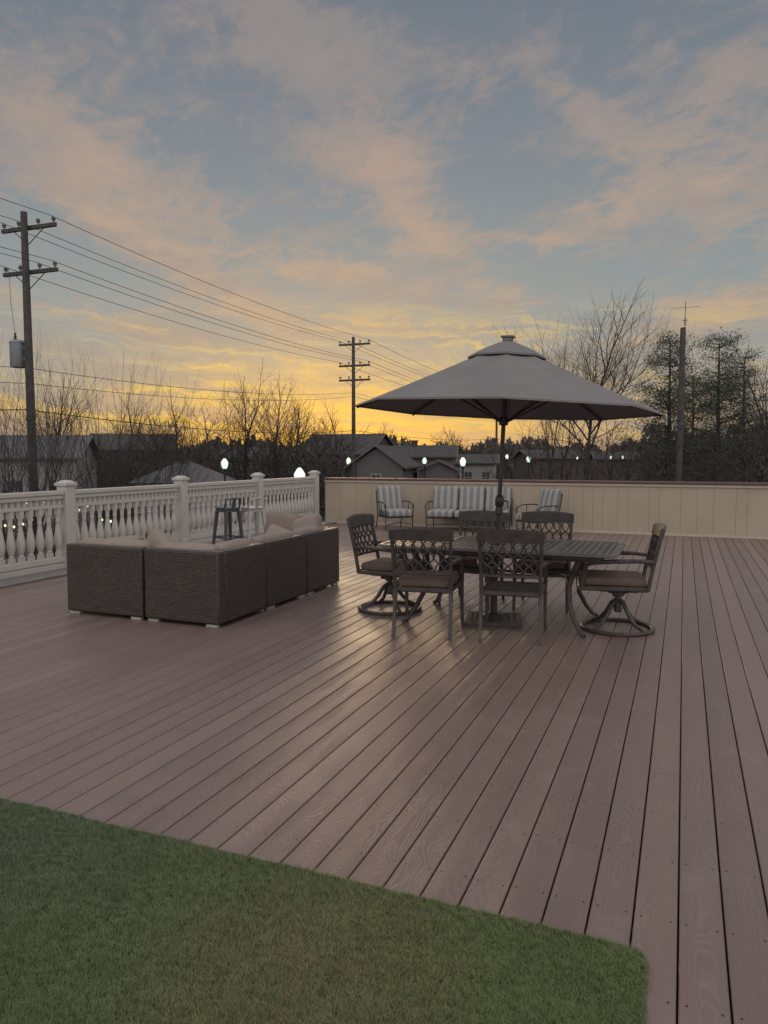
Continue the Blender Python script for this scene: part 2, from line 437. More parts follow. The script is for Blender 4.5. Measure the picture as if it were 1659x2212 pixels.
module('farthest dark wicker sectional module with pillows against its end', (CXs, CYs+2*S, 0), R(90), 'br')
def pillow(label, loc, rx, ry, rz, s=.22, m='cream'):
    Mx = Matrix.Rotation(rz,4,'Z') @ Matrix.Rotation(ry,4,'Y') @ Matrix.Rotation(rx,4,'X')
    o = MB().rbox(s, .07, s*.92, .05, Mx, n=10, puff=.7).build('throw_pillow', M[m]); o.location = loc
    return tag(o, label, 'pillow', 'loose pillows on the wicker sectional')
pillow('taupe pillow standing at the far end of the wicker sofa, left one', (-4.62, 8.08, .66), R(-12), R(6), R(4), .25, 'taupe')
pillow('cream pillow at the far end of the wicker sofa beside the back rim', (-4.28, 8.02, .64), R(-16), R(-14), R(-14), .24, 'cream')
pillow('small cream pillow slumped low in front of the two end pillows', (-4.52, 7.80, .56), R(-38), R(20), R(10), .2, 'cream')
pillow('cream pillow tipped on its corner at the left end of the sectional', (-4.98, 6.15, .60), R(-14), R(34), R(-10), .21, 'cream')
pillow('cream pillow leaning on the leftmost sectional module', (-5.42, 6.12, .56), R(-20), R(-6), R(6), .22, 'cream')

# ------------------------------------------------------------ bar stools
def stool(label, loc, rotz, m):
    t = thing('bar_stool', label, 'bar stool', loc, rotz, 'metal bar stools by the railing')
    MB().rbox(.15,.15,.02,.018, Matrix.Translation((0,0,.74))).build('seat', m, t)
    MB().box(-.14,.14,-.14,.14,.68,.719).build('apron', m, t, bevel=.006)
    for sx in (-1,1):
        for sy in (-1,1):
            MB().tube([(sx*.125,sy*.125,.69),(sx*.185,sy*.185,0)], [.034,.022], 4).build('leg', m, t)
    q = .165; MB().tube([(-q,-q,.26),(q,-q,.26),(q,q,.26),(-q,q,.26)], .013, 6, closed=True).build('footrest', m, t)
    pts = [(-.14,-.10,.73),(-.15,-.14,.82),(-.145,-.17,.895),(0,-.20,.91),(.145,-.17,.895),(.15,-.14,.82),(.14,-.10,.73)]
    MB().tube(pts, .014, 6).tube([(0,-.14,.74),(0,-.19,.905)], .035, 6, sw=.25).build('backrest', m, t)
s1 = D(492, 1100, 12.2); s2 = D(546, 1100, 12.3)
stool('dark grey metal bar stool with low back near the railing', (s1.x, s1.y, 0), R(70), M['stoolg'])
stool('white metal bar stool with low back near the railing', (s2.x, s2.y, 0), R(60), M['stoolw'])

# ------------------------------------------------------------ dining table
TC = Vector((-1.625, 7.11, 0))
t = thing('dining_table', 'dark cast metal patio dining table with lattice top under the umbrella', 'table', TC)
mb = MB(); HX, HY = 1.09, .53
ring = []
for (cx, cyy, a0) in ((HX-.1,HY-.1,0),(-HX+.1,HY-.1,90),(-HX+.1,-HY+.1,180),(HX-.1,-HY+.1,270)):
    for k in range(6):
        an = R(a0+k*18); ring.append((cx+.1*math.cos(an), cyy+.1*math.sin(an), .735))
mb.tube(ring, .03, 8, su=1.2, sw=.55, closed=True)
x = -HX+.05
while x < HX-.03:
    mb.box(x, x+.024, -HY+.03, HY-.03, .722, .742); x += .062
y = -HY+.05
while y < HY-.03:
    mb.box(-HX+.03, HX-.03, y, y+.020, .7195, .7405); y += .055
mb.lathe([(.09,.715),(.09,.748),(.03,.749)], 20)
for c in (-.54,.54): mb.box(c-.03,c+.03,-HY+.03,HY-.03,.718,.7475)
mb.build('tabletop', M['table'], t)
ap = [(p[0]*.9, p[1]*.84, .695) for p in ring]
MB().tube(ap, .03, 6, su=.4, sw=1, closed=True).build('apron', M['iron'], t)
for sx in (-1,1):
    for sy in (-1,1):
        MB().tube([(sx*(.80),sy*.38,.70),(sx*.74,sy*.345,.58),(sx*.69,sy*.32,.42),(sx*.70,sy*.34,.26),(sx*.76,sy*.41,.12),(sx*.82,sy*.47,.03),(sx*.86,sy*.50,.012)],
                  [.036,.034,.032,.030,.026,.024,.02], 8, su=.8).build('leg', M['iron'], t)
br = MB()
for sx in (-1,1): br.tube([(sx*.69,-.32,.42),(sx*.60,0,.46),(sx*.69,.32,.42)], .013, 6)
br.tube([(-.6,0,.46),(-.3,.1,.46),(0,.12,.46),(.3,.1,.46),(.6,0,.46)], .013, 6).tube([(-.6,0,.46),(-.3,-.1,.46),(0,-.12,.46),(.3,-.1,.46),(.6,0,.46)], .013, 6)
br.build('brace', M['iron'], t)

# ------------------------------------------------------------ dining chairs
def backy(z): return -.235-(z-.42)*.20
def chair_upper(t, cushion=True, K=1.0):
    def fin(mb_, name, m):
        mb_.v = [(x, (y if y <= -.235 else -.235+(y+.235)*K), z) for x, y, z in mb_.v]
        return mb_.build(name, m, t)
    w = .245
    fin(MB().tube([(-.25,-.235,.415),(.25,-.235,.415),(.265,.235,.415),(-.265,.235,.415)], .022, 6, su=.8, closed=True), 'seat_frame', M['iron'])
    sl = MB()
    for k in range(9):
        xx = -.24+.06*k; sl.box(xx-.013, xx+.013, -.23, .23, .415, .425)
        yy = -.22+.055*k; sl.box(-.25, .25, yy-.012, yy+.012, .4165, .4275)
    fin(sl, 'seat', M['iron'])
    if cushion:
        fin(MB().rbox(.25,.235,.042,.035, Matrix.Translation((0,.005,.472)), puff=.2), 'cushion', M['brown'])
    for s in (-1,1):
        MB().tube([(s*.25,-.235,.40),(s*.252,backy(.6),.6),(s*.262,backy(.9)-.005,.90)], [.02,.018,.016], 8).build('back_post', M['iron'], t)
    vs = []; fs = []; nq = 14
    for k in range(nq+1):
        u = -1+2*k/nq; xx = u*.285; cv = -.035*(1-u*u)
        zt = .965+.018*(1-u*u); zb = .868
        for (dy, z) in ((-.016,zb),(.016,zb),(.020,zt-.01),(0.004,zt+.006),(-.020,zt-.01)):
            vs.append((xx, backy(z)+cv+dy, z))
    for k in range(nq):
        for q in range(5):
            q2 = (q+1) % 5; fs.append((k*5+q, (k+1)*5+q, (k+1)*5+q2, k*5+q2))
    fs.append((0,1,2,3,4)); fs.append(tuple(nq*5+q for q in (4,3,2,1,0)))
    tr = MB(); tr.add(vs, fs); tr.build('top_rail', M['iron'], t)
    la = MB(); z0, z1 = .575, .865; H = z1-z0; k_ = .78
    def mp(xx, z):
        u = xx/.26; return (xx, backy(z)-.03*(1-u*u), z)
    for s in (-1,1):
        c = -.245-H*k_+.03
        while c < .245+H*k_:
            pts = []
            for q in range(25):
                zz = z0+H*q/24; xx = c+s*(zz-z0)*k_ if s > 0 else c+(z1-zz)*k_
                xx += .009*math.sin((zz-z0)/H*math.pi*6+ (0 if s>0 else math.pi))
                if -w+.002 < xx < w-.002: pts.append(mp(xx, zz))
            if len(pts) > 2: la.tube(pts, .0105, 5, su=1.2, sw=.7)
            c += .088
    la.tube([mp(-w,z0), mp(-.12,z0), mp(0,z0), mp(.12,z0), mp(w,z0)], .014, 6)
    la.build('back_lattice', M['iron'], t)
    for s in (-1,1):
        fin(MB().tube([(s*.255,backy(.66),.665),(s*.285,-.16,.675),(s*.30,0,.668),(s*.298,.13,.655),(s*.285,.19,.625),(s*.272,.20,.56),(s*.266,.215,.42)], [.017,.019,.021,.022,.018,.016,.016], 8, su=1.3), 'armrest', M['iron'])
def dining_chair(label, loc, rotz, cushion=True):
    t = thing('dining_chair', label, 'dining chair', loc, rotz, 'four legged chairs around the patio table')
    K = 1.12; chair_upper(t, cushion, K); fy = -.235+(.215+.235)*K
    for s in (-1,1):
        MB().tube([(s*.25,-.235,.42),(s*.252,-.255,.2),(s*.255,-.31,0)], [.025,.021,.018], 4).build('leg', M['iron'], t)
        MB().tube([(s*.266,fy,.43),(s*.268,fy+.01,.2),(s*.27,fy+.035,0)], [.025,.021,.018], 4).build('leg', M['iron'], t)
    return t
def swivel_chair(label, loc, rotz):
    t = thing('swivel_chair', label, 'swivel chair', loc, rotz, 'swivel rocking chairs at the table ends')
    chair_upper(t, True, 1.25)
    MB().lathe([(.03,.16),(.036,.20),(.03,.22),(.026,.30),(.05,.31),(.05,.335),(.09,.34),(.09,.36)], 16).build('pedestal', M['iron'], t)
    sp = MB()
    for s in (-1,1): sp.box(s*.1-.02, s*.1+.02, -.17,.17,.362,.398)
    sp.box(-.12,.12,-.05,.05,.335,.3625); sp.build('swivel_plate', M['iron'], t, bevel=.004)
    MB().tube([(.315*math.cos(a*math.pi/18), .315*math.sin(a*math.pi/18), .018) for a in range(36)], .018, 8, su=1.2, closed=True).build('ring_base', M['iron'], t)
    for k in range(4):
        an = R(45+90*k); cc, ss = math.cos(an), math.sin(an)
        MB().tube([(cc*r, ss*r, z) for r, z in ((.02,.27),(.07,.24),(.13,.15),(.2,.075),(.27,.045),(.312,.022))], [.022,.021,.02,.019,.018,.016], 8).build('leg', M['iron'], t)
    return t
dining_chair('near left patio dining chair with brown cushion, back to the camera', (-2.14, 6.38, 0), R(7))
dining_chair('near right patio dining chair with bare lattice seat and no cushion', (-1.38, 6.49, 0), R(7), False)
dining_chair('far left patio dining chair across the table, next to the umbrella pole', (-2.10, 7.78, 0), R(176))
dining_chair('far right patio dining chair across the table from the bare seat chair', (-1.36, 7.92, 0), R(184))
pL = G(842,1316); pR = G(1333,1358)
swivel_chair('swivel patio chair on ring base at the left table end', (pL.x, pL.y, 0), R(-93))
swivel_chair('swivel patio chair on ring base at the right table end', (pR.x, pR.y, 0), R(98))

# ------------------------------------------------------------ umbrella + base
ub = G(1066,1340)
t = thing('umbrella_base', 'dark square cast umbrella base on the deck under the table', 'umbrella base', (ub.x, ub.y, 0), R(12))
pb = MB(); hh = .27
pb.box(-hh,hh,-hh,-hh+.05,0,.03).box(-hh,hh,hh-.05,hh,0,.03).box(-hh,-hh+.05,-hh+.05,hh-.05,0,.03).box(hh-.05,hh,-hh+.05,hh-.05,0,.03)
for k in range(5):
    c = -.18+.09*k; pb.box(c-.016,c+.016,-hh+.05,hh-.05,.006,.033); pb.box(-hh+.05,hh-.05,c-.016,c+.016,.004,.036)
pb.build('plate', M['iron'], t, bevel=.004)
MB().lathe([(.13,.03),(.11,.055),(.05,.075),(.034,.09),(.034,.40),(.04,.41),(.04,.43)], 18).build('stem', M['iron'], t)
t = thing('patio_umbrella', 'large open grey patio umbrella standing through the dining table', 'umbrella', (ub.x, ub.y, 0.05))
t.rotation_euler = Quaternion(Vector((-sy_, cy_, 0)), R(2.3)).to_euler()
MB().tube([(0,0,.02),(0,0,2.6)], .0205, 16).build('pole', M['pole'], t)
MB().lathe([(.02,.98),(.034,.99),(.036,1.03),(.03,1.06),(.042,1.08),(.042,1.15),(.03,1.17),(.02,1.18)], 16).tube([(.03,0,1.12),(.08,0,1.12),(.085,0,1.05)], .008, 6).build('crank', M['pole'], t)
A0 = R(-78); RR = 1.46; ZR = 1.995; ZT = 2.575; RI = .12
def octa(th):
    a = (th % (math.pi/4)) - math.pi/8
    return math.cos(math.pi/8)/math.cos(a)
def canopy(r0, r1, z0, z1, sag, nr, drop, scal):
    vs = []; fs = []; na = 64
    def zz(s, th):
        seam = abs((th % (math.pi/4)) - math.pi/8)/(math.pi/8)
        return z0+(z1-z0)*s - sag*math.sin(math.pi*s) - scal*math.sin(math.pi*min(1,s*1.0))*(1-seam**2)
    for i in range(nr+1):
        s = i/nr
        for k in range(na):
            th = 2*math.pi*k/na; e = octa(th); r = r0+(r1-r0)*s
            vs.append((r*e*math.cos(th+A0), r*e*math.sin(th+A0), zz(s, th)))
    for k in range(na):
        th = 2*math.pi*k/na; e = octa(th); r = r1+.003; z = zz(1, th) - drop
        vs.append((r*e*math.cos(th+A0), r*e*math.sin(th+A0), z))
    for i in range(nr+1):
        for k in range(na):
            k2 = (k+1) % na; fs.append((i*na+k, (i+1)*na+k, (i+1)*na+k2, i*na+k2))
    m_ = MB(); m_.add(vs, fs); return m_
cn = canopy(RI, RR, ZT, ZR, .008, 16, .016, .022).build('canopy', M['canopy'], t, ang=7)
vt = canopy(.05, .37, ZT+.06, ZT-.085, -.012, 6, .018, .006).build('vent_canopy', M['canopy'], t, ang=7)
MB().box(-.045,.045,-.04,.04,ZT+.06,ZT+.094).box(-.062,.062,-.05,.05,ZT+.095,ZT+.113).build('finial', M['canopy'], t, bevel=.006)
MB().lathe([(.02,1.84),(.045,1.85),(.045,1.91),(.02,1.93)], 16).lathe([(.02,2.40),(.05,2.42),(.05,2.48),(.02,2.5)], 16).build('hub', M['pole'], t)
for k in range(8):
    a = A0+k*math.pi/4; c, s = math.cos(a), math.sin(a)
    rb = MB().tube([(.04*c,.04*s,2.46),(.7*c,.7*s,2.29),((RR-.02)*c,(RR-.02)*s,ZR-.022)], .011, 6).build('rib', M['pole'], t)
    MB().tube([(.04*c,.04*s,1.88),(.74*c,.74*s,2.26)], .008, 6).build('strut', M['pole'], rb)

# ------------------------------------------------------------ striped lounge set
def lounge(label, loc, rotz, w, nc, name, cat, group):
    t = thing(name, label, cat, loc, rotz, group); hw = w/2
    for s in (-1,1):
        MB().tube([(s*(hw+.02),.28,0),(s*(hw+.02),.26,.2),(s*(hw+.03),.27,.45),(s*(hw+.03),.24,.56),(s*(hw+.03),.1,.60),(s*(hw+.03),-.2,.60),(s*(hw+.01),-.32,.58)], .012, 6).build('armrest', M['black'], t)
        MB().tube([(s*(hw+.03),.24,.56),(s*(hw+.03),.30,.54),(s*(hw+.03),.31,.48),(s*(hw+.03),.27,.47)], .010, 6).tube([(s*(hw+.02),.1,.30),(s*(hw+.025),.02,.4),(s*(hw+.025),-.1,.42),(s*(hw+.025),-.16,.34),(s*(hw+.025),-.08,.3),(s*(hw+.025),0,.36),(s*(hw+.03),0,.59)], .008, 6).build('scroll', M['black'], t)
        MB().tube([(s*hw,-.42,0),(s*hw,-.30,.3),(s*hw,-.42,.82)], .012, 6).build('leg', M['black'], t)
    sf = MB().tube([(-hw,-.3,.28),(hw,-.3,.28),(hw,.3,.28),(-hw,.3,.28)], .013, 6, closed=True)
    for k in range(int(w/.09)): sf.box(-hw+.05+k*.09, -hw+.06+k*.09, -.3,.3,.275,.285)
    sf.build('seat_frame', M['black'], t)
    MB().tube([(-hw,-.42,.82),(hw,-.42,.82)], .012, 6).build('back_bar', M['black'], t)
    MB().tube([(-hw,.29,.12),(0,.22,.16),(hw,.29,.12)], .009, 6).build('stretcher', M['black'], t)
    cw = w/nc
    for k in range(nc):
        xc = -hw+cw*(k+.5)
        MB().rbox(cw/2-.006,.33,.075,.05, Matrix.Translation((xc,.02,.365)), puff=.12).build('seat_cushion', M['stripe'], t)
        MB().rbox(cw/2-.008,.065,.27,.05, Matrix.Translation((xc,-.33,.66)) @ Matrix.Rotation(R(14),4,'X'), puff=.2).build('back_cushion', M['stripe'], t)
q = D(853,1100,16.2); lounge('striped cushion patio armchair left of the striped sofa by the wall', (q.x,q.y,0), R(222), .58, 1, 'lounge_chair', 'armchair', 'striped armchairs by the far wall')
q = D(1014,1100,15.9); lounge('three seat patio sofa with grey and white striped cushions by the wall', (q.x,q.y,0), R(186), 1.74, 3, 'lounge_sofa', 'sofa', None)
q = D(1160,1100,15.0); lounge('striped cushion patio armchair right of the striped sofa, facing left', (q.x,q.y,0), R(143), .56, 1, 'lounge_chair', 'armchair', 'striped armchairs by the far wall')

# ------------------------------------------------------------ utility poles and wires
def gp(px, Z): 
    p = D(px, 1000, Z); return Vector((p.x, p.y, GZ))
PA = [(70,27.0), (764,55.0), (1072,96.0)]
tops = [D(px, 985, Z) for px, Z in PA]
zt = [D(45,458,27).z, D(757,728,55).z, D(1070,850,96).z]
prev = tops[0]-(tops[1]-tops[0])
lineP = [prev]+tops; lineZ = [zt[0]]+zt
def dirat(k):
    a = lineP[max(k-1,0)]; b = lineP[min(k+1,3)]; d = (b-a); d.z = 0; return d.normalized()
plb = ['tall wooden utility pole with two crossarms and grey transformer at the left', 'wooden utility pole with three crossarms behind the railing, left of the umbrella', 'distant wooden utility pole mostly hidden behind the umbrella']
arms = {}
for k in (1,2,3):
    b = lineP[k]; topz = lineZ[k]; d = dirat(k); n_ = Vector((d.y, -d.x, 0))
    t = thing('utility_pole', plb[k-1], 'utility pole', (b.x, b.y, GZ), math.atan2(n_.y, n_.x), 'wooden utility poles along the street')
    H = topz-GZ; r0 = .15
    MB().tube([(0,0,0),(0,0,H*.5),(0,0,H)], [r0*1.15, r0, r0*.75], 14).build('shaft', M['wood'], t)
    zs = [H-.5, H-2.05] + ([H-3.1] if k > 1 else [])
    arms[k] = (b, n_, [GZ+z for z in zs])
    for z in zs:
        am = MB().box(-1.25,1.25,.14,.25,z-.07,z+.07).tube([(-.7,.2,z-.05),(0,.15,z-.6)], .02, 5).tube([(.7,.2,z-.05),(0,.15,z-.6)], .02, 5).build('crossarm', M['wood'], t, bevel=.01)
        for xx in (-1.15,-.45,.45,1.15): MB().lathe([(.02,z+.07),(.02,z+.13),(.07,z+.15),(.06,z+.19),(.08,z+.21),(.05,z+.27),(.03,z+.29)], 10, (xx,.195,0)).build('insulator', M['ceramic'], am)
    if k == 1:
        zc = D(33,793,27).z-GZ
        tr = MB().lathe([(.26,zc),(.28,zc+.05),(.28,zc+.85),(.29,zc+.86),(.29,zc+.9),(.2,zc+.98),(.05,zc+1.0)], 20, (-.48,-.02,0)).build('transformer', M['steel'], t)
        MB().lathe([(.05,zc+.95),(.03,zc+1.0),(.07,zc+1.03),(.03,zc+1.06),(.07,zc+1.1),(.03,zc+1.13),(.05,zc+1.22)], 10, (-.50,-.1,0)).build('bushing', M['ceramic'], tr)
        MB().box(-.24,-.10,-.06,.06,zc+.25,zc+.33).box(-.24,-.10,-.06,.06,zc+.65,zc+.73).build('bracket', M['steel'], tr)
        MB().tube([(-.50,-.1,zc+1.2),(-.7,-.05,zc+2.3),(-.9,.1,zc+3.6),(-1.15,.2,H-2.1)], .008, 4).build('drop_wire', M['wire'], t)
arms[0] = (lineP[0], dirat(0).cross(Vector((0,0,1))), arms[1][2])
def sagwire(a, b, sag, r=.014, n=18):
    return [tuple(a.lerp(b, i/n)+Vector((0,0,-4*sag*(i/n)*(1-i/n)))) for i in range(n+1)], r
def wire(label, segs):
    m_ = MB()
    for a, b, s, r in segs:
        pts, rr = sagwire(a, b, s, r); m_.tube(pts, rr, 4)
    o = m_.build('power_line', M['wire']); tag(o, label, 'cable', 'overhead cables between the utility poles')
def ap_(k, row, x):
    b, n_, zs = arms[k]; row = min(row, len(zs)-1)
    return Vector((b.x, b.y, zs[row]+.28)) + n_*x
wl = [('overhead wire on the upper crossarms, outer left insulators',0,-1.15),('overhead wire on the upper crossarms, inner left insulators',0,-.45),('overhead wire on the upper crossarms, outer right insulators',0,1.15),
      ('overhead wire on the lower crossarms, outer left insulators',1,-1.15),('overhead wire on the lower crossarms, inner right insulators',1,.45),('overhead wire on the lower crossarms, outer right insulators',1,1.15)]
for lb, row, xx in wl:
    wire(lb, [(ap_(0,row,xx), ap_(1,row,xx), .35, .011), (ap_(1,row,xx), ap_(2,row,xx), .35, .012), (ap_(2,row,xx), ap_(3,row,xx), .4, .015)])
for lb, y1, y2, r in (('upper thin communication cable crossing low between the poles', 795, 848, .014), ('middle communication cable crossing low between the poles', 828, 856, .013), ('thick black communication cable sagging lowest between the poles', 885, 930, .022)):
    a = D(60,y1,27); b = D(764,y2,55); c = D(1072,(y2+965)/2,96); z_ = a-(b-a)*1.0; z_.z = a.z
    wire(lb, [(z_, a, .5, r), (a, b, .45, r), (b, c, .4, r)])
# antenna pole at the right
b = gp(1467, 36); H = D(1477,708,36).z-GZ
t = thing('utility_pole', 'bare wooden pole with a small antenna on top, right of the umbrella', 'utility pole', b, 0)
MB().tube([(0,0,0),(0,0,H)], [.17,.13], 12).build('shaft', M['wood'], t)
an = MB().tube([(.06,0,H-.1),(.08,0,H+1.25)], .022, 6)
an.tube([(-.55,0,H+.95),(.7,0,H+.95)], .012, 5).tube([(.08,-.5,H+.93),(.08,.5,H+.93)], .012, 5).tube([(.08-.12,0,H+.35),(.08+.12,0,H+.35)], .02, 5).lathe([(.03,H+.1),(.05,H+.3),(.03,H+.5)],8,(.08,0,0))
an.build('antenna', M['steel'], t)

# ------------------------------------------------------------ street lamps
def lamp(label, px, ytop, Z, s=.74, far=False):
    p = D(px, ytop, Z); H = p.z-GZ
    t = thing('street_lamp', label, 'street lamp', (p.x, p.y, GZ), 0, 'lit acorn street lamps beyond the deck')
    MB().lathe([(.2,0),(.2,.1),(.13,.2),(.1,.6),(.055,.7),(.05,H-.9*s-.1),(.08,H-.82*s)], 12).build('post', M['black'], t)
    if not far:
        MB().lathe([(.07,H-.86*s),(.15*s,H-.8*s),(.15*s,H-.74*s)], 12).build('collar', M['black'], t)
        MB().lathe([(.04,H-.07),(.05,H-.04),(.015,H-.02),(.01,H+.06)], 8).build('finial', M['black'], t)
    MB().lathe([(.12*s,H-.74*s),(.17*s,H-.66*s),(.22*s,H-.5*s),(.23*s,H-.38*s),(.22*s,H-.3*s),(.16*s,H-.2*s),(.09*s,H-.1*s),(.03*s,H-.04*s)], 18).build('globe', M['farlamp'] if far else M['lamp'], t)
lamp('lit acorn street lamp behind the left part of the white railing', 485, 988, 36)
lamp('large lit lamp globe just above the railing beside the corner post', 647, 1007, 25, .82)
lamp('lit acorn street lamp next to the second utility pole', 753, 987, 55)
lamp('lit acorn street lamp in front of the grey houses', 917, 987, 58)
lamp('bright acorn street lamp left of the umbrella pole', 1000, 986, 42)
lamp('lit acorn street lamp just right of the umbrella pole', 1142, 983, 56)
lamp('distant small street lamp right beside the umbrella pole', 1095, 981, 85, .75, True)
for lb, px, py, Z in (('distant small lamp seen left of the umbrella pole', 1045, 1000, 90),('distant small lamp beneath the bare tree trunk, left one', 1247, 985, 80),('distant small lamp between bare tree and evergreens, left of a pair', 1320, 984, 82),
                      ('distant small lamp between bare tree and evergreens, right of a pair', 1345, 984, 84),('distant small lamp at the left foot of the evergreens', 1398, 1002, 80)):
    lamp(lb, px, py, Z, .5, True)
# string lights beyond the railing
t = thing('string_lights', 'string of small lit bulbs hanging beyond the left railing', 'string lights', (0,0,0))
cab = MB()
for (y0, off) in ((1086, 0), (1122, 12)):
    pts = []
    for k in range(14):
        p = D(-20+off+k*19, y0+12*math.sin(k*.9)+k*.8, 14.0); pts.append(tuple(p))
    cab.tube(pts, .006, 4)
    for p in pts:
        MB().lathe([(.004,.0),(.019,-.016),(.020,-.034),(.008,-.050)], 8, p).build('bulb', M['bulb'], t)
cab.build('cable', M['wire'], t)

# ------------------------------------------------------------ houses
def house(label, px, Z, w, d, ye, yr, rot, wm, rm, wins=(), chim=None, hip=False, name='house', door=None, cat='house'):
    p = D(px, 1000, Z); he = D(px, ye, Z).z-GZ; hr = D(px, yr, Z).z-GZ
    t = thing(name, label, cat, (p.x, p.y, GZ), YAW+R(rot))
    m_ = MB(); hw, hd = w/2, d/2
    m_.add([(-hw,-hd,0),(hw,-hd,0),(hw,hd,0),(-hw,hd,0),(-hw,-hd,he),(hw,-hd,he),(hw,hd,he),(-hw,hd,he)], [(0,1,5,4),(1,2,6,5),(2,3,7,6),(3,0,4,7),(4,5,6,7)])
    if not hip: m_.add([(-hw,-hd,he),(-hw,hd,he),(-hw,0,hr-.12),(hw,-hd,he),(hw,hd,he),(hw,0,hr-.12)], [(0,2,1),(3,4,5)])
    m_.build('wall', wm, t, smooth=False)
    ov = .35; r = MB(); k = (hr-he)/hd; ez = he-ov*k; th = .14
    if hip:
        ix = max(0.05, hw-hd*.9)
        r.add([(-hw-ov,-hd-ov,ez),(hw+ov,-hd-ov,ez),(hw+ov,hd+ov,ez),(-hw-ov,hd+ov,ez),(-ix,0,hr),(ix,0,hr)], [(0,1,5,4),(1,2,5),(2,3,4,5),(3,0,4),(3,2,1,0)])
    else:
        for s in (-1,1):
            q = [(-hw-ov,s*(hd+ov),ez),(hw+ov,s*(hd+ov),ez),(hw+ov,0,hr),(-hw-ov,0,hr)]
            r.add(q+[(a,b_,c+th) for a,b_,c in q], [(0,1,2,3),(7,6,5,4),(0,4,5,1),(1,5,6,2),(2,6,7,3),(3,7,4,0)])
    ro = r.build('roof', rm, t, smooth=False)
    if chim: MB().box(chim-.3,chim+.3,-.3,.3,hr-.6,hr+.5).box(chim-.36,chim+.36,-.36,.36,hr+.501,hr+.6).build('chimney', M['sidd'], ro, smooth=False)
    if not hip:
        for sx in (-1,1):
            fa = MB(); X = sx*(hw+ov+.02)
            fa.tube([(X,-(hd+ov),ez+.07),(X,0,hr+.07),(X,(hd+ov),ez+.07)], .08, 4)
            fa.build('gable_trim', M['sidg'], ro, smooth=False)
    for (face, c, z, ww, wh, lit) in wins:
        if face == 'f': Mx = Matrix.Translation((c,-hd,z))
        elif face == 'l': Mx = Matrix.Translation((-hw,c,z)) @ Matrix.Rotation(R(-90),4,'Z')
        else: Mx = Matrix.Translation((hw,c,z)) @ Matrix.Rotation(R(90),4,'Z')
        f = MB().box(-ww/2-.1,-ww/2,-.06,.02,-wh/2-.1,wh/2+.1,Mx).box(ww/2,ww/2+.1,-.06,.02,-wh/2-.1,wh/2+.1,Mx).box(-ww/2,ww/2,-.06,.02,wh/2,wh/2+.1,Mx).box(-ww/2,ww/2,-.06,.02,-wh/2-.1,-wh/2,Mx).box(-.03,.03,-.05,.015,-wh/2,wh/2,Mx).box(-ww/2,ww/2,-.045,.01,-.03,.03,Mx)
        fo = f.build('window', M['sidg'] if wm is M['sidd'] else M['sidw'], t, smooth=False)
        MB().box(-ww/2,ww/2,-.02,-.008,-wh/2,wh/2,Mx).build('pane', M['winlit'] if lit else M['glass'], fo, smooth=False)
    if door is not None:
        MB().box(door-.5,door+.5,-hd-.05,-hd-.003,.02,2.1).build('door', M['cap'], t, smooth=False)
    return t
house('white sided house with grey roof behind the left utility pole', 20, 48, 9.5, 6, 988, 944, 10, M['sidw'], M['roofg'], [('f',-3.5,2.6,.9,1.4,0),('f',-1.2,2.6,.9,1.4,0),('f',1.2,2.6,.9,1.4,0),('f',3.6,2.6,.9,1.4,0)], door=0)
house('dark brown building with dark roof behind the bare shrubs', 290, 70, 7.0, 7, 972, 940, 14, M['sidd'], M['roofd'], [('f',-2,3,1,1.4,0),('f',1.5,3,1,1.4,0)])
house('small white pavilion with grey hipped roof behind the railing', 400, 46, 5.0, 5.0, 1034, 995, 6, M['sidw'], M['roofg'], hip=True, name='pavilion', cat='pavilion')
house('dark brick building low behind the ivy covered trees', 560, 74, 9, 7, 990, 968, 5, M['sidd'], M['roofd'], [('f',-3,2.8,1,1.4,0),('f',0,2.8,1,1.4,0),('f',3,2.8,1,1.4,0)])
house('long dark roofed house with white gable end left of the umbrella', 752, 88, 9.0, 8, 980, 940, -24, M['sidd'], M['roofd'], [('f',-2.5,3,1,1.4,0),('f',1.5,3,1,1.4,0),('r',0,5,1.2,1.2,0)])
house('grey sided gable front house with small square attic window', 832, 58, 6.5, 4.0, 1005, 966, 78, M['sidg'], M['roofd'], [('l',0,3.05,.6,.7,0),('l',-1.1,1.6,.7,1.2,0),('l',1.1,1.6,.7,1.2,0)])
house('grey house with brick chimney beside the gable front house', 920, 70, 5.2, 5.5, 987, 965, -6, M['sidg'], M['roofd'], [('f',-1.4,2.7,.9,1.3,0),('f',1.2,2.7,.9,1.3,0)], chim=-1.1)
house('small grey outbuilding in front of the grey chimney house', 948, 60, 2.6, 3, 1016, 996, 84, M['sidg'], M['roofd'], name='shed', cat='shed')
house('small white house left of the umbrella pole', 1033, 78, 3.6, 4.5, 1000, 984, -10, M['sidw'], M['roofd'], [('f',-.9,2.6,.7,1.1,0),('f',.9,2.6,.7,1.1,0)])
house('low dark house behind the bare tree right of the umbrella pole', 1185, 96, 7, 6, 990, 974, 10, M['sidd'], M['roofd'], [('f',-1.5,2.4,.8,1.1,0)])
house('low dark house behind the bare tree trunk', 1330, 104, 6, 6, 992, 978, -8, M['sidd'], M['roofd'], [('f',1.5,2.4,.8,1.1,0)])

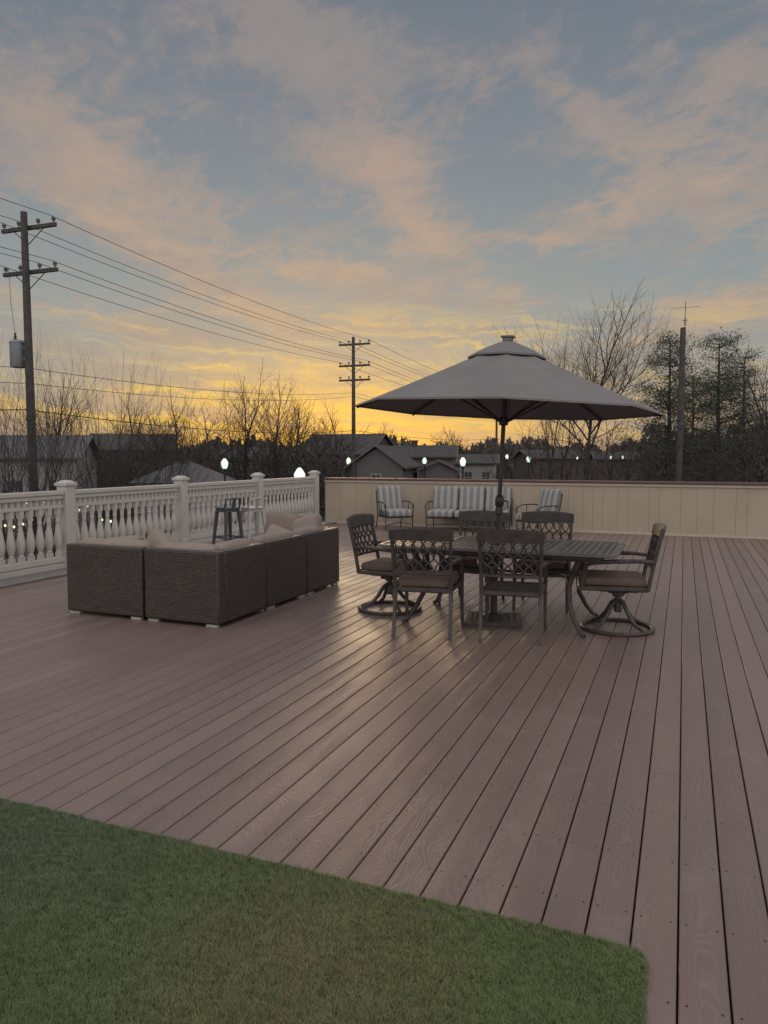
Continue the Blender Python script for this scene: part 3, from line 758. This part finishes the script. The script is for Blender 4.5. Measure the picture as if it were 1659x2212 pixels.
# ------------------------------------------------------------ trees
def rotdir(d, ang, az):
    d = Vector(d).normalized(); a = d.orthogonal().normalized(); b_ = d.cross(a)
    return (d*math.cos(ang)+(a*math.cos(az)+b_*math.sin(az))*math.sin(ang)).normalized()
def grow(mb, p, d, L, r, lev, mx, rg, P):
    ns = 4 if lev < 3 else 3; pts = [tuple(p)]; rs_ = [r]; cur = Vector(p); dd = Vector(d); dirs = [dd.copy()]
    wb = P['wob']*(.35 if lev == 0 and P['ls'] < 1 else 1)
    for i in range(ns):
        dd = (dd+Vector((rg.gauss(0,1),rg.gauss(0,1),rg.gauss(0,1)))*wb+Vector((0,0,P['up']))).normalized()
        cur = cur+dd*(L/ns); pts.append(tuple(cur)); dirs.append(dd.copy()); rs_.append(max(P['rmin']*.7, r*(1-P['tap']*(i+1)/ns)))
    (mb[0] if lev == 0 else mb[1]).tube(pts, rs_, 8 if lev == 0 else (5 if lev < 3 else 3), cap=False)
    if lev >= mx: return
    nch = P['ch'][min(lev, len(P['ch'])-1)]; az = rg.uniform(0,6.283)
    ls = P['ls'] if lev == 0 else 1.0
    for k in range(nch):
        lo = P['t0'] if lev == 0 else .25
        f = (lo+(1-lo)*(k+rg.uniform(.1,.9))/nch)*ns; i = min(int(f), ns-1); fr = f-i
        q = Vector(pts[i]).lerp(Vector(pts[i+1]), fr); rr = rs_[i]*(1-fr)+rs_[i+1]*fr
        az += 2.4+rg.uniform(-.5,.5)
        nd = rotdir(dirs[i], R(rg.uniform(*P['ang'])), az)
        grow(mb, q, nd, L*rg.uniform(.55,.8)*ls, max(P['rmin'], rr*rg.uniform(*P['rat'])), lev+1, mx, rg, P)
    grow(mb, pts[-1], dirs[-1], L*.7*ls, max(P['rmin'], rs_[-1]), lev+1, mx, rg, P)
def bare(label, px, ytop, Z, seed, style='tree', trunk=.3, mx=5, thick=1.0, widen=1.0, group='leafless trees beyond the deck', m='bark', ivy=0, ang=(24,52), up=.05, ch=(4,3,3,2,2), t0=.5, ls=1.0, rz=None, fine=1.0):
    base = gp(px, Z); H = D(px, ytop, Z).z-GZ; rg = random.Random(seed)
    t = thing('bare_tree', label, 'tree', base, rg.uniform(0,6) if rz is None else rz, group)
    A, B = MB(), MB()
    if style == 'tree':
        P = dict(wob=.09, up=up, rmin=.0085*Z/40*thick*fine, ch=ch, t0=t0, ang=ang, ls=ls, tap=.38, rat=(.48,.70))
        grow((A,B), (0,0,0), (0,0,1), H*trunk*1.2, H*.0165*thick, 0, mx, rg, P)
    else:
        P = dict(wob=.06, up=.03, rmin=.0058*Z/30*thick, ch=[3,2,2,2], t0=.2, ang=(9,28), ls=1.0, tap=.5, rat=(.48,.70))
        for k in range(9):
            a = rg.uniform(0,6.283); s = rg.uniform(.08,.62)*widen
            grow((A,B), (rg.uniform(-.2,.2),rg.uniform(-.2,.2),0), (math.cos(a)*s, math.sin(a)*s, 1), H*.5, H*.0080, 0, 4, rg, P)
    zmax = max(v[2] for v in B.v); k = H/zmax; kw = k*(widen if style == 'tree' else 1)
    for Q in (A,B): Q.v = [(x*kw, y*kw, z*k) for x,y,z in Q.v]
    A.build('trunk', M[m], t); B.build('crown', M[m], t, smooth=False)
    if ivy:
        rq = np.random.RandomState(seed); n = 1700*ivy
        vv = np.array(A.v*6+B.v[:int(len(B.v)*.008)]); c = vv[rq.randint(0,len(vv),n)]; c = c+rq.normal(0,.09,(n,3))*np.array([1,1,5])
        V = c[:,None,:]+rq.normal(0,.05,(n,3,3)); V[:,:,2] = np.abs(V[:,:,2]); tris('ivy', V, M['ivy'], t)
    return t
bare('fan shaped multi stemmed bare tree at the left photo edge', 20, 690, 25, 11, 'vase')
bare('fan shaped multi stemmed bare tree right of the left utility pole', 200, 735, 27, 12, 'vase', widen=.95)
bare('low spreading bare shrub tree in front of the dark brown building', 320, 880, 30, 13, 'vase', widen=1.5)
bare('low spreading bare shrub tree in front of the white house', 95, 870, 30, 61, 'vase', widen=1.5)
bare('bare tree behind the big left utility pole near the white house', 110, 790, 50, 31, 'tree', .3)
bare('bare tree with crooked limbs right of the dark brown building', 405, 812, 47, 14, 'tree', .35, ivy=1, widen=.9)
bare('ivy clad bare tree, tallest of the middle left trees', 515, 784, 50, 15, 'tree', .36, ivy=1, widen=.95, fine=.85)
bare('ivy clad bare tree with rounded crown next to the tallest middle left tree', 592, 800, 52, 16, 'tree', .36, ivy=1, widen=.95, fine=.85)
bare('rounded bare tree between the ivy trees and the second utility pole', 660, 832, 58, 17, 'tree', .3, widen=1.1, fine=.85)
bare('small bare tree just left of the second utility pole', 718, 862, 66, 18, 'tree', .3, widen=1.1, fine=.85)
bare('bare tree low behind the railing left of the ivy trees', 455, 872, 60, 19, 'tree', .3, widen=1.3, fine=.8)
bare('low bare tree directly behind the small white pavilion', 350, 856, 62, 51, 'tree', .3, widen=1.3, fine=.8)
bare('low bare tree behind the dark brown building', 265, 850, 74, 52, 'tree', .3, widen=1.3, fine=.8)
bare('bare tree filling the gap left of the second utility pole crossarms', 625, 872, 76, 53, 'tree', .3, widen=1.3, fine=.8)
bare('small rounded bare tree far behind the grey houses', 992, 918, 105, 20, 'tree', .3, widen=1.0)
bare('small bare tree far behind the long dark roofed house', 842, 912, 120, 21, 'tree', .3)
bare('tall bare tree with one clear trunk and rounded crown above the umbrella', 1266, 606, 39, 22, 'tree', .72, widen=1.1, thick=.78, m='bark2', ang=(28,50), up=.08, ch=(10,4,3,3,2), t0=.68, ls=.52)
bare('low wide bare tree directly right of the umbrella pole', 1205, 872, 33, 23, 'tree', .3, widen=1.3)
bare('low bare tree between the tall bare tree and the evergreens', 1340, 885, 37, 24, 'tree', .3, widen=1.1)
bare('bare tree cut off by the right photo edge', 1700, 700, 38, 25, 'tree', .34, widen=.85, m='bark2', fine=.85)
bare('slender bare tree behind the umbrella left of the tall bare tree', 1185, 722, 60, 26, 'tree', .4, widen=.5, m='bark2', ang=(18,36), fine=.7)
bare('low bare tree at the right photo edge in front of the evergreens', 1620, 905, 34, 27, 'tree', .3, widen=1.2, fine=.85)

def evergreen(label, px, ytop, Z, seed, wid):
    base = gp(px, Z); H = D(px, ytop, Z).z-GZ; rq = np.random.RandomState(seed); rg = random.Random(seed)
    t = thing('evergreen_tree', label, 'tree', base, 0, 'evergreen trees behind the far wall')
    A = MB().tube([(0,0,0),(.1,0,H*.5),(0,.05,H*.97)], [.2,.13,.03], 8)
    L = MB(); cs = []; szs = []
    nb = 120
    for k in range(nb):
        f = rg.uniform(.10,.99)**.85; z = H*f; ln = wid*(1-f)**.5*rg.uniform(.45,1.3)+.3; az = rg.uniform(0,6.283)
        tip = (math.cos(az)*ln, math.sin(az)*ln, z+ln*rg.uniform(.1,.7)); L.tube([(0,0,z),(tip[0]*.5,tip[1]*.5,z+ln*.1),tip], [.03,.02,.008], 3)
        nc = int(4+ln*3)
        for q in range(nc):
            s = rg.uniform(.35,1.04); cs.append((tip[0]*s+rg.gauss(0,.18), tip[1]*s+rg.gauss(0,.18), min(H*1.01, z+(tip[2]-z)*s*s+rg.gauss(0,.14)))); szs.append(rg.uniform(.12,.42))
    cs = np.array(cs); szs = np.array(szs); n = 28000; ix = rq.randint(0,len(cs),n)
    c = cs[ix]+rq.normal(0,1,(n,3))*szs[ix][:,None]*np.array([.95,.95,.65]); V = c[:,None,:]+rq.normal(0,.034,(n,3,3))
    A.build('trunk', M['bark'], t); L.build('branches', M['bark'], t); tris('crown', V, M['pine'], t)
evergreen('evergreen tree left of the antenna pole', 1440, 722, 44, 41, 2.8)
evergreen('evergreen tree right of the antenna pole with a ragged top', 1545, 728, 43, 42, 2.9)
evergreen('smaller evergreen tree behind and right of the antenna pole', 1600, 765, 52, 43, 3.2)
evergreen('dark evergreen tree filling the gap behind the antenna pole', 1492, 800, 58, 44, 3.0)

# far wood and brush (uncountable)
def wood(name, label, pxs, Z0, Z1, top, n, seed, size):
    rq = np.random.RandomState(seed); px = rq.uniform(pxs[0], pxs[1], n); Z = rq.uniform(Z0, Z1, n)
    xc = (px-CX)/1604.*Z; X = xc*cy_-Z*sy_; Y = xc*sy_+Z*cy_
    tz = CH-(top(px)-985)/1604.*Z; q = rq.uniform(0,1,n)**.8
    z = GZ+(tz-GZ)*q
    c = np.stack([X,Y,z],1); V = c[:,None,:]+rq.normal(0,1,(n,3,3))*np.array([size,size,size*1.8])*(1.15-q*.6)[:,None,None]
    o = tris(name, V, M['brush']); tag(o, label, 'woodland', kind='stuff')
wood('distant_treeline', 'distant dark treeline along the horizon', (-500,2300), 130, 200, lambda p: 960+8*np.sin(p*.021)+6*np.sin(p*.063+1)+4*np.sin(p*.17)+3*np.sin(p*.41), 90000, 1, .42)
wood('hedge_brush', 'dense dark brush behind the far wall at the right', (1385,1900), 48, 62, lambda p: 930+14*np.sin(p*.03)+9*np.sin(p*.11)+5*np.sin(p*.31), 34000, 2, .12)
wood('street_brush', 'low dark brush behind the railing under the bare trees', (-60,760), 56, 68, lambda p: 975+10*np.sin(p*.04)+7*np.sin(p*.13)+5*np.sin(p*.33), 32000, 3, .11)

# ------------------------------------------------------------ world
w = bpy.data.worlds.new("World"); bpy.context.scene.world = w; w.use_nodes = True
t = NT(w.node_tree); bg = t.n['Background']
co = t.new('ShaderNodeTexCoord').outputs['Generated']
x, y, z = t.sep(co)
SAZ = math.atan2(-math.sin(YAW+R(4.5)), math.cos(YAW+R(4.5)))
gx, gy = math.sin(SAZ), math.cos(SAZ)
zc = t.m('MAXIMUM', z, 0.0)
hl = t.m('SQRT', t.m('MAXIMUM', t.m('SUBTRACT', 1.0, t.m('MULTIPLY', z, z)), .0001))
az = t.m('DIVIDE', t.m('ADD', t.m('MULTIPLY', x, gx), t.m('MULTIPLY', y, gy)), hl)
right = t.m('ADD', t.m('MULTIPLY', x, cy_), t.m('MULTIPLY', y, sy_))
fwd = t.m('ADD', t.m('MULTIPLY', x, -sy_), t.m('MULTIPLY', y, cy_))
AZ = t.m('ARCTAN2', right, fwd)
EL = t.m('ARCSINE', z)
base = t.ramp(zc, [(0,(.34,.275,.22)),(.06,(.33,.295,.26)),(.12,(.31,.32,.305)),(.20,(.265,.30,.305)),(.30,(.225,.258,.28)),(.42,(.178,.208,.243)),(.54,(.15,.175,.215)),(.8,(.7,.69,.70)),(1,(.98,.95,.95))])  # top stops, above the frame, brightened as added fill light
azg = t.m('POWER', t.m('MAXIMUM', az, 0.0), 26.0)
azw = t.m('POWER', t.m('MAXIMUM', az, 0.0), 7.0)
vg = t.ramp(zc, [(0,1.0),(.045,.95),(.085,.6),(.13,.24),(.20,.05),(.3,0.0)])
glow = t.m('MULTIPLY', azg, vg)
c = t.mix(t.m('MULTIPLY', glow, 1.0, clamp=True), base, (.78,.52,.09))
den = t.m('ADD', zc, .16)
fx = t.m('DIVIDE', right, den); fy = t.m('DIVIDE', fwd, den)
a_ = R(-32)
rx = t.m('ADD', t.m('MULTIPLY', fx, math.cos(a_)), t.m('MULTIPLY', fy, -math.sin(a_)))
ry = t.m('ADD', t.m('MULTIPLY', fx, math.sin(a_)), t.m('MULTIPLY', fy, math.cos(a_)))
n1 = t.noise(t.xyz(t.m('MULTIPLY', rx, 1.0), t.m('MULTIPLY', ry, .7), 1.7), 2.6, 6, .60, .6)
n2 = t.noise(t.xyz(rx, t.m('MULTIPLY', ry, .8), 8.3), 8.0, 8, .68, .7)
n5 = t.noise(t.xyz(rx, t.m('MULTIPLY', ry, .6), 5.3), 24.0, 6, .66, .5)
n4 = t.noise(t.xyz(rx, ry, 2.2), 3.4, 5, .6, .5)
def blob(px, py, L_, W_, ang, wt):
    a0 = math.atan((px-CX)/1604.0); e0 = math.atan((985-py)/1604.0*math.cos(a0))
    ca, sa = math.cos(R(ang)), math.sin(R(ang))
    dx = t.m('SUBTRACT', AZ, a0); dy = t.m('SUBTRACT', e0, EL)
    u = t.m('MULTIPLY', t.m('ADD', t.m('MULTIPLY', dx, ca), t.m('MULTIPLY', dy, sa)), 1604.0/L_)
    v = t.m('MULTIPLY', t.m('ADD', t.m('MULTIPLY', dx, -sa), t.m('MULTIPLY', dy, ca)), 1604.0/W_)
    d2 = t.m('ADD', t.m('MULTIPLY', u, u), t.m('MULTIPLY', v, v))
    return t.m('MULTIPLY', t.m('EXPONENT', t.m('MULTIPLY', d2, -1.0)), wt)
bs = None
for bb in [(1200,235,120,45,42,.8),(1490,405,190,75,-8,.8),(1560,180,170,42,-35,.6),(1330,300,100,40,20,.5),(790,365,190,50,6,1.0),(905,490,120,52,48,1.0),(620,95,220,90,20,.9),
           (420,600,280,40,26,1.2),(790,620,190,36,10,1.0),(1085,645,110,30,22,.9),(1570,670,190,42,-8,1.0),(110,300,200,90,30,.8),(330,430,180,45,25,.7),(1120,525,200,20,2,.5),(1000,720,260,18,4,.6),(230,700,300,20,9,.6),(600,250,120,40,10,-.6),(1050,400,100,70,0,-.7)]:
    q = blob(*bb); bs = q if bs is None else t.m('ADD', bs, q)
cl = t.m('ADD', t.m('ADD', t.m('ADD', t.m('MULTIPLY', n1, .36), t.m('MULTIPLY', n2, .44)), t.m('MULTIPLY', n5, .20)), t.m('MULTIPLY', bs, .150))
msk = t.ramp(cl, [(.495,0.0),(.545,.25),(.605,.66),(.70,.96)])
ccol = t.ramp(zc, [(0,(.60,.40,.17)),(.1,(.57,.385,.20)),(.2,(.53,.36,.23)),(.34,(.44,.32,.25)),(.52,(.33,.268,.245)),(.7,(.7,.65,.62)),(1,(.98,.92,.9))])  # cloud colour above the frame likewise raised for fill
ccol = t.mix(t.m('MULTIPLY', t.m('MULTIPLY', azw, vg), .9, clamp=True), ccol, (.82,.52,.09))
core = t.ramp(t.m('ADD', t.m('MULTIPLY', n2, .45), t.m('MULTIPLY', n4, .55)), [(.46,0.0),(.58,1.0)])
ccol = t.mix(t.m('MULTIPLY', core, .62), ccol, (.27,.25,.25))
c = t.mix(t.m('MULTIPLY', msk, .88), c, ccol)
wv = t.m('MULTIPLY', t.m('SUBTRACT', n1, .5), .05)
v3 = t.xyz(t.m('MULTIPLY', AZ, 2.6), t.m('MULTIPLY', t.m('ADD', t.m('ADD', EL, wv), t.m('MULTIPLY', AZ, .10)), 34.0), 4.0)
n3 = t.noise(v3, 1.3, 8, .66, .7)
lowm = t.ramp(zc, [(0,.5),(.05,1.0),(.14,.9),(.21,0.0)])
stk = t.m('MULTIPLY', t.ramp(n3, [(.49,0.0),(.58,1.0)]), lowm)
c = t.mix(t.m('MULTIPLY', stk, .5), c, (.30,.262,.245))
stk2 = t.m('MULTIPLY', t.m('MULTIPLY', t.ramp(n3, [(.38,1.0),(.48,0.0)]), lowm), azw)
c = t.mix(t.m('MULTIPLY', stk2, .85), c, (.80,.53,.12))
back = t.m('SUBTRACT', .35, az); back = t.m('MULTIPLY', back, 1.2, clamp=True)  # unseen sky behind the camera, brightened as added fill light
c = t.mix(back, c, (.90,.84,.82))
ns = t.new('ShaderNodeTexSky'); ns.sky_type = 'NISHITA'; ns.sun_disc = False; ns.sun_elevation = R(2); ns.sun_rotation = SAZ
c2 = t.mix(1.0, c, t.mix(1.0, ns.outputs[0], (.012,.012,.012), 'MULTIPLY'), 'ADD')
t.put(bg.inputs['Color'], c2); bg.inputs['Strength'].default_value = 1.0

sd = bpy.data.lights.new('sun', 'SUN'); sd.energy = .4; sd.angle = R(14); sd.color = (1,.72,.42)
so = bpy.data.objects.new('sun', sd); C.objects.link(so)
dv = Vector((gx*math.cos(R(7)), gy*math.cos(R(7)), math.sin(R(7))))
so.rotation_euler = dv.to_track_quat('Z', 'Y').to_euler()

# ------------------------------------------------------------ camera
cd = bpy.data.cameras.new('camera'); cam = bpy.data.objects.new('camera', cd); C.objects.link(cam)
cd.sensor_fit = 'VERTICAL'; cd.sensor_height = 36; cd.sensor_width = 27; cd.lens = 36*F/2212.0
cd.clip_start = .05; cd.clip_end = 2000
cam.location = (0,0,CH); cam.rotation_euler = (R(90)-PITCH, 0, YAW)
bpy.context.scene.camera = cam
sc = bpy.context.scene; sc.view_settings.view_transform = 'Standard'; sc.view_settings.look = 'None'; sc.view_settings.exposure = 0
